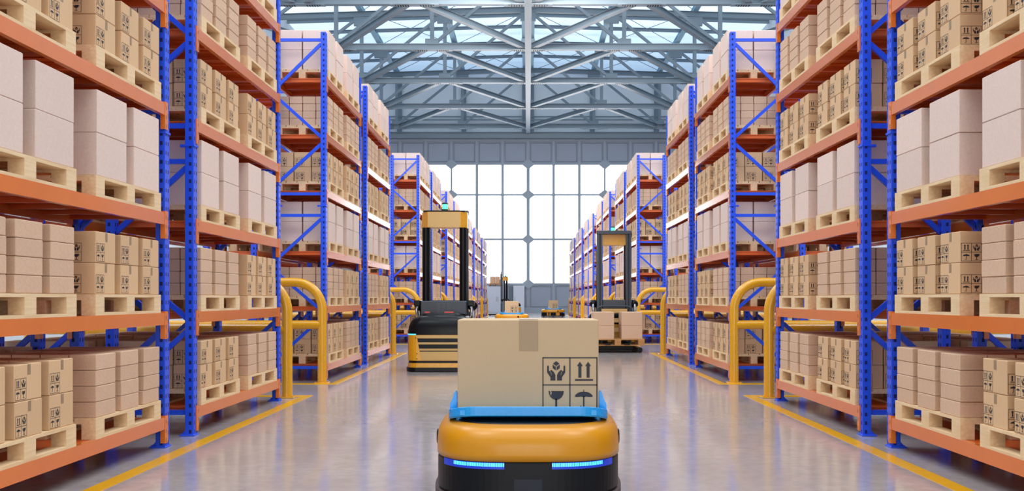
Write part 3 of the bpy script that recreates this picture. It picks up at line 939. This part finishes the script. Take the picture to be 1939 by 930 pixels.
    def rr(k):
        a_, b__, rad = ta - k, tb - k, 0.17 - k; out = []
        for cx, cy, a0 in ((a_ - rad, b__ - rad, 0), (-a_ + rad, b__ - rad, PI / 2), (-a_ + rad, -b__ + rad, PI), (a_ - rad, -b__ + rad, 1.5 * PI)):
            for q in range(11):
                t = a0 + PI / 2 * q / 10; out.append((cx + rad * math.cos(t), cy + rad * math.sin(t)))
            if a0 in (0, PI):
                pass
        # extra points down the long sides so that the rim can follow the dish
        full = []
        for (x0, y0), (x1, y1) in zip(out, out[1:] + out[:1]):
            full.append((x0, y0))
            if abs(y1 - y0) > 0.3:
                for q in range(1, 12): full.append((x0 + (x1 - x0) * q / 12, y0 + (y1 - y0) * q / 12))
        return full
    for z_, k in ((-0.030, 0.004), (-0.026, 0.0), (0.024, 0.0), (0.028, 0.004), (0.028, 0.02), (-0.005, 0.022)):
        rim.append([(x, y, zc(y) + z_) for x, y in rr(k)])
    m.loft(rim, cap=False, smooth=False); m.build('rim', 'tray', tr)
    for sx in (-1, 1):
        for sy in (-1, 1):
            m = MB()
            prof = [(0.438, 0.55), (0.483, 0.55), (0.483, 0.585), (0.474, 0.60), (0.462, 0.63), (0.455, 0.655), (0.447, 0.667), (0.438, 0.66)]
            y_ = sy * 0.30
            A = [(sx * p, y_ - 0.02, q) for p, q in prof]; B_ = [(sx * p, y_ + 0.02, q) for p, q in prof]
            if sx > 0: A, B_ = B_, A
            m.loft([A, B_], smooth=False); m.build('fin', 'tray', tr)
            MB().lathe([(0.018, 0.497), (0.018, 0.54)], 12, c=(sx * 0.42, sy * 0.42, 0)).build('tray_foot', 'tray', tr)
    return r
rob = make_robot(); index_kids()
rob.location = (0, 5.56 + 0.78, 0)
tag(rob, 'large yellow and black transport robot with light blue tray in the foreground', 'robot', group='transport robots')
r2 = copy_tree(rob); r2.location = (-0.76, 45.5, 0); r2.rotation_euler.z = PI / 2
tag(r2, 'yellow transport robot with blue tray seen side-on just above the foreground carton', 'robot', group='transport robots')
r3 = copy_tree(rob); r3.location = (1.66, 65.0, 0); r3.rotation_euler.z = PI / 2
tag(r3, 'yellow transport robot side-on with black wheels, farthest down the aisle on the right', 'robot', group='transport robots')

def make_parcel(label, loc, rz=0):
    """big carton on a robot; printed on the front (-y) and on the side that turns to the camera"""
    sx, sy, sz = 0.866, 0.50 if rz == 0 else 0.64, 0.57
    m = MB(); m.bbox(-sx / 2, sx / 2, -sy / 2, sy / 2, 0, sz, 0.005)
    bx = empty('cardboard_box', loc, rz)
    m.build('carton_body', 'carton_front', bx)
    s = MB(); e = 0.0015
    stamp(s, (0.088, -sy / 2, 0.0), (1, 0, 0), (0, 0, 1), 0.338, 0.34, 'HAGU', e, 0, 1)
    s.build('handling_marks', ['ink', 'carton_front'], bx); s = MB()
    stamp(s, (sx / 2, sy / 2 - 0.37, 0.01), (0, 1, 0), (0, 0, 1), 0.34, 0.34, 'HAGU', e, 0, 1)
    s.build('handling_marks', ['ink', 'carton_front'], bx); s = MB()
    stamp(s, (-sx / 2, -sy / 2 + 0.37, 0.01), (0, -1, 0), (0, 0, 1), 0.34, 0.34, 'HAGU', e, 0, 1)
    s.build('handling_marks', ['ink', 'carton_front'], bx)
    t = MB()
    t.poly([(-0.055, -sy / 2 - e, sz - 0.19), (0.062, -sy / 2 - e, sz - 0.19), (0.062, -sy / 2 - e, sz - 0.004), (-0.055, -sy / 2 - e, sz - 0.004)])
    t.poly([(-0.055, -sy / 2 + 0.004, sz + e), (0.062, -sy / 2 + 0.004, sz + e), (0.062, sy / 2 - 0.004, sz + e), (-0.055, sy / 2 - 0.004, sz + e)])
    t.poly([(-0.055, sy / 2 + e, sz - 0.19), (-0.055, sy / 2 + e, sz - 0.004), (0.062, sy / 2 + e, sz - 0.004), (0.062, sy / 2 + e, sz - 0.19)])
    t.build('tape', 'tape', bx)
    return tag(bx, label, 'box', group='cartons carried by the robots')
M['carton_front'] = cardboard('smooth_carton_board', rgb(192, 163, 128), 0.02, 50, 0.0)
make_parcel('large tan carton with brown tape and handling symbols on the foreground robot', (0, 6.0 + 0.25, 0.534))
make_parcel('tan carton with handling symbols on the middle robot, left of centre', (-0.76, 45.5, 0.534), PI / 2)
make_parcel('small-looking tan carton on the farthest robot, right of centre', (1.66, 65.0, 0.534), PI / 2)

# ================================================================== automated fork trucks
def chamfer_ring(hw, y0, y1, ch, cd, z):
    """plan outline: rear face y0 flat between -hw+ch..hw-ch"""
    R = []
    N = 5
    for k in range(N + 1):
        a = PI / 2 * k / N
        R.append((-hw + ch * (1 - math.cos(a)) , y0 + cd * (1 - math.sin(a)), z))
    for k in range(N + 1):
        a = PI / 2 * (1 - k / N)
        R.append((hw - ch * (1 - math.cos(a)), y0 + cd * (1 - math.sin(a)), z))
    R += [(hw, y1, z), (-hw, y1, z)]
    return R
def make_truck(fork_z):
    """local: rear (operator side) towards -y, forks towards +y"""
    r = empty('fork_truck')
    MB().loft([chamfer_ring(0.57, -0.97, 0.17, 0.17, 0.2, z) for z in (0.012, 0.02, 0.075)], smooth=False).build('skirt', 'black', r)
    def shell(z0, z1, mat, hw=0.55, y0=-0.95, name='lower_body'):
        return MB().loft([chamfer_ring(hw, y0, 0.15, 0.16, 0.19, z) for z in (z0, z1)], smooth=False).build(name, mat, r)
    shell(0.0755, 0.15, 'agv_yellow'); shell(0.1505, 0.19, 'black', 0.54, -0.94, 'bumper_band')
    body = shell(0.1905, 0.62, 'agv_yellow')
    # flat rear face, its reflection painted as a paler sheet, with black louvres
    p = MB()
    def trap(z0, z1, e, mi, m_):
        w = lambda z: 0.33 + 0.05 * (z - 0.35) / 0.27
        a, b_ = w(z0), w(z1)
        A = [(-a, -0.95 - e, z0), (a, -0.95 - e, z0), (b_, -0.95 - e, z1), (-b_, -0.95 - e, z1)]
        B_ = [(x, -0.94, z) for x, y, z in A]
        m_.loft([B_, A], mi, smooth=False)
    trap(0.20, 0.615, 0.004, 0, p); p.build('rear_sheen', 'agv_tan', body)
    for z0, z1 in ((0.50, 0.565), (0.395, 0.465), (0.345, 0.36)):
        q = MB(); trap(z0, z1, 0.007, 0, q); q.build('louvre', 'black', body)
    for s in (-1, 1):
        for x, z in ((0.375, 0.575), (0.355, 0.31), (0.355, 0.225)):
            MB().lathe([(0.008, -0.945), (0.008, -0.958)], 8, axis='y', c=(s * (x + 0.02), 0, z)).build('bolt', 'black', body)
        # side status light: follows the rounded corner
        pts = [q for q in chamfer_ring(0.553, -0.953, 0.15, 0.16, 0.19, 0)[:6]]
        if s > 0: pts = [(-x, y, z) for x, y, z in pts]
        m = MB(); m.loft([[(x, y, 0.622) for x, y, _ in pts], [(x, y, 0.642) for x, y, _ in pts]], cap=False, closed=False); m.build('status_light', 'cyan_led', r)
    # black hood, rounded
    rings = []
    for z, k in ((0.6205, 0.0), (0.66, 0.0), (0.76, 0.012), (0.83, 0.04), (0.89, 0.09), (0.925, 0.15), (0.945, 0.24), (0.95, 0.34)):
        rings.append(chamfer_ring(0.547 - k * 0.9, -0.945 + k * 0.6, 0.15, 0.17, 0.2, z))
    MB().loft(rings).build('hood', 'black', r)
    MB().loft([chamfer_ring(0.33 - k, -0.78 + k, -0.16, 0.1, 0.1, z) for z, k in ((0.94, 0), (0.97, 0.01), (0.985, 0.05))]).build('hood_cap', 'black', r)
    for x, w in ((-0.24, 0.045), (0.13, 0.08)):
        MB().bbox(x - w, x + w, -0.6, -0.54, 0.985, 1.005, 0.005).build('emergency_button', 'red', r)
    # control panel with keypad
    pn = MB().bbox(-0.40, 0.40, -0.15, -0.03, 0.9505, 1.19, 0.01).build('control_panel', 'slate', r)
    m = MB()
    for cx in (-0.09, 0.0, 0.09):
        for k in range(6): m.box(cx - 0.028, cx + 0.028, -0.156, -0.15, 1.0 + k * 0.028, 1.013 + k * 0.028)
    m.build('keypad', 'dkgrey', pn)
    # side housings with guide rollers
    for s in (-1, 1):
        hgn = MB().bbox(min(s * 0.42, s * 0.53), max(s * 0.42, s * 0.53), -0.08, 0.32, 1.10, 1.20, 0.01).build('side_housing', 'black', r)
        MB().tube([(s * 0.47, -0.02, 0.93), (s * 0.49, -0.04, 1.03), (s * 0.47, -0.02, 1.098)], 0.028, 10).build('damper', 'chrome', hgn)
        MB().lathe([(0.001, -0.05), (0.085, -0.05), (0.09, -0.03), (0.09, 0.03), (0.085, 0.05), (0.001, 0.05)], 20, axis='y', c=(s * 0.48, 0.38, 1.1)).build('roller', 'black', hgn)
        MB().tube([(s * 0.49, 0.40, 1.1), (s * 0.49, 0.44, 0.98), (s * 0.48, 0.40, 0.86)], [0.03, 0.045, 0.035], 10).build('chain_guide', 'chrome', hgn)
        # rear lift columns
        MB().tube([(s * 0.33, 0.06, 0.951), (s * 0.33, 0.06, 2.489)], 0.065, 16).build('lift_column', 'black', r)
        MB().tube([(s * 0.315, 0.22, 0.3), (s * 0.315, 0.22, 2.489)], 0.04, 12).build('lift_cylinder', 'black', r)
        # mast profiles on the fork side
        m = MB(); m.bbox(min(s * 0.28, s * 0.32), max(s * 0.28, s * 0.32), 0.385, 0.485, 0.12, 2.74, 0.004); m.bbox(min(s * 0.35, s * 0.405), max(s * 0.35, s * 0.405), 0.37, 0.49, 0.12, 2.74, 0.004)
        m.box(min(s * 0.32, s * 0.35), max(s * 0.32, s * 0.35), 0.37, 0.40, 0.12, 2.74); m.build('mast_rail', 'slate', r)
    MB().bbox(-0.41, 0.41, 0.365, 0.495, 2.7405, 2.825, 0.008).build('mast_head', 'slate', r)
    # yellow head box and beacon
    hd = MB(); hd.loft([[(x, y, z) for x, y, z in ((-0.405, 0.10, z), (-0.29, -0.03, z), (0.29, -0.03, z), (0.405, 0.10, z), (0.405, 0.35, z), (-0.405, 0.35, z))] for z in (2.49, 2.765)], smooth=False)
    hd = hd.build('head_box', 'agv_yellow', r)
    MB().box(-0.28, 0.28, -0.034, -0.0302, 2.495, 2.76).build('head_sheen', 'agv_tan', hd)  # paler sheet painting the reflection on the flat head face
    MB().bbox(-0.37, 0.37, 0.0, 0.33, 2.7655, 2.795, 0.01).build('head_lid', 'black', hd)
    bc = MB().lathe([(0.06, 2.7955), (0.06, 2.815), (0.055, 2.825)], 18, c=(0, 0.15, 0)).build('beacon_base', 'black', r)
    MB().lathe([(0.045, 2.8255), (0.05, 2.835), (0.05, 2.905), (0.045, 2.915)], 18, c=(0, 0.15, 0)).build('beacon_lens', 'green_led', bc)
    MB().lathe([(0.055, 2.9155), (0.055, 2.93), (0.03, 2.945)], 18, c=(0, 0.15, 0)).build('beacon_cap', 'black', bc)
    # carriage, backrest bars, hoop and forks
    cz = fork_z
    m = MB(); m.bbox(-0.27, 0.27, 0.39, 0.48, max(cz, 0.0) + 0.62, max(cz, 0) + 0.95, 0.01); m.build('carriage', 'slate', r)
    m = MB()
    for z in (0.2, 0.42, 0.64): m.box(-0.3, 0.3, 0.495, 0.51, cz + z, cz + z + 0.1)
    m.build('backrest_bars', 'agv_tan', r)
    pts = [(-0.41, 0.50, cz + 0.35), (-0.41, 0.50, cz + 0.68)] + arc(-0.29, cz + 0.68, 0.12, PI, PI / 2, 0.50, 6) + arc(0.29, cz + 0.68, 0.12, PI / 2, 0, 0.50, 6) + [(0.41, 0.50, cz + 0.35)]
    MB().tube(pts, 0.022, 10).build('load_guard', 'slate', r)
    for s in (-1, 1):
        m = MB(); m.box(s * 0.22 - 0.06, s * 0.22 + 0.06, 0.52, 1.35, cz - 0.062, cz - 0.03); m.box(s * 0.22 - 0.06, s * 0.22 + 0.06, 0.515, 0.54, cz - 0.03, cz + 0.4)
        m.build('fork', 'black', r)
        lg = MB().bbox(s * 0.5 - 0.06, s * 0.5 + 0.06, 0.18, 1.36, 0.03, 0.115, 0.01).build('support_leg', 'black', r)
        MB().lathe([(0.001, -0.05), (0.05, -0.05), (0.055, 0), (0.05, 0.05), (0.001, 0.05)], 16, axis='x', c=(s * 0.5, 1.26, 0.056)).build('leg_wheel', 'dkgrey', lg)
    MB().box(-0.45, 0.45, 0.36, 0.48, 0.04, 0.11).build('leg_crossbar', 'black', r)
    return r
tk = make_truck(0.25)
tk.location = (-1.485, 17.3, 0)
tag(tk, 'large yellow and black driverless fork truck seen from behind, left of the foreground carton', 'fork truck', group='driverless fork trucks')
index_kids()
t2 = copy_tree(tk); t2.location = (2.02, 23.4, 0); t2.rotation_euler.z = PI
tag(t2, 'fork truck facing the camera with plain cartons on its forks, right of the aisle centre', 'fork truck', group='driverless fork trucks')
t3 = make_truck(2.165); t3.location = (-1.47, 70.0, 0); t3.rotation_euler.z = PI / 2
tag(t3, 'distant fork truck side-on with a pallet raised to the left, near the end wall', 'fork truck', group='driverless fork trucks')
# loads on the trucks
def amber_pallet(loc, rz, label):
    r = empty('pallet', loc, rz)
    pal_top(MB()).build('top_deck', 'amber_wood', r)
    bl = pal_block(MB(), 0, 0).data('block', ['amber_wood']); bo = pal_bottom(MB(), 0).data('bottom_board', ['amber_wood'])
    for x in BX:
        obj('bottom_board', bo, r, (x, 0, 0))
        for y in BY: obj('block', bl, r, (x, y, 0))
    return tag(r, label, 'pallet')
amber_pallet((2.03, 22.47, 0.165), PI / 2, 'amber wooden pallet on the forks of the truck facing the camera')
for s, wd in ((-1, 'left'), (1, 'right')):
    for h, wh in ((0, 'lower'), (1, 'upper')):
        for q, wy in ((0, 'front'), (1, 'rear')):
            o = MB().bbox(-0.235, 0.235, -0.17, 0.17, 0, 0.303, 0.004).build('carton', 'brown', None, (2.03 + s * 0.32, 22.27 + q * 0.38, 0.165 + PH + 0.001 + h * 0.305))
            tag(o, '%s %s carton of the %s stack on the pallet of the camera-facing truck' % (wy, wh, wd), 'box', group='cartons on the camera-facing truck')
amber_pallet((-2.37, 70.0, 2.135), 0, 'pallet held high by the distant side-on fork truck')
for s, wd in ((-1, 'left'), (1, 'right')):
    o = MB().bbox(-0.162, 0.162, -0.5, 0.5, 0, 0.50, 0.006).build('carton', 'brown', None, (-2.37 + s * 0.18, 70.0, 2.135 + PH + 0.001))
    tag(o, '%s tall carton on the raised pallet of the distant fork truck' % wd, 'box', group='cartons on the distant truck')

# ================================================================== light and camera
w = bpy.data.worlds.new('World'); bpy.context.scene.world = w; w.use_nodes = True
bg = w.node_tree.nodes['Background']; bg.inputs[0].default_value = (1.0, 0.975, 0.95, 1); bg.inputs[1].default_value = 0.97
sl = bpy.data.lights.new('rear_fill', 'SUN'); sl.energy = 0.7; sl.angle = math.radians(28); sl.color = (1, 0.97, 0.94)  # soft fill added behind the camera for end faces and back wall
so = bpy.data.objects.new('rear_fill', sl); C.objects.link(so); so.rotation_euler = (math.radians(89.5), 0, 0)

cam = bpy.data.cameras.new('camera'); co = bpy.data.objects.new('camera', cam); C.objects.link(co)
co.location = (0, 0, H); co.rotation_euler = (PI / 2, 0, 0)
cam.sensor_fit = 'HORIZONTAL'; cam.sensor_width = 36; cam.lens = F / 1939 * 36
cam.shift_x = -(VX - 969.5) / 1939; cam.shift_y = (VY - 465) / 1939
cam.clip_end = 300
bpy.context.scene.camera = co
vs = bpy.context.scene.view_settings
vs.view_transform = 'Standard'; vs.look = 'None'; vs.exposure = 0; vs.gamma = 1
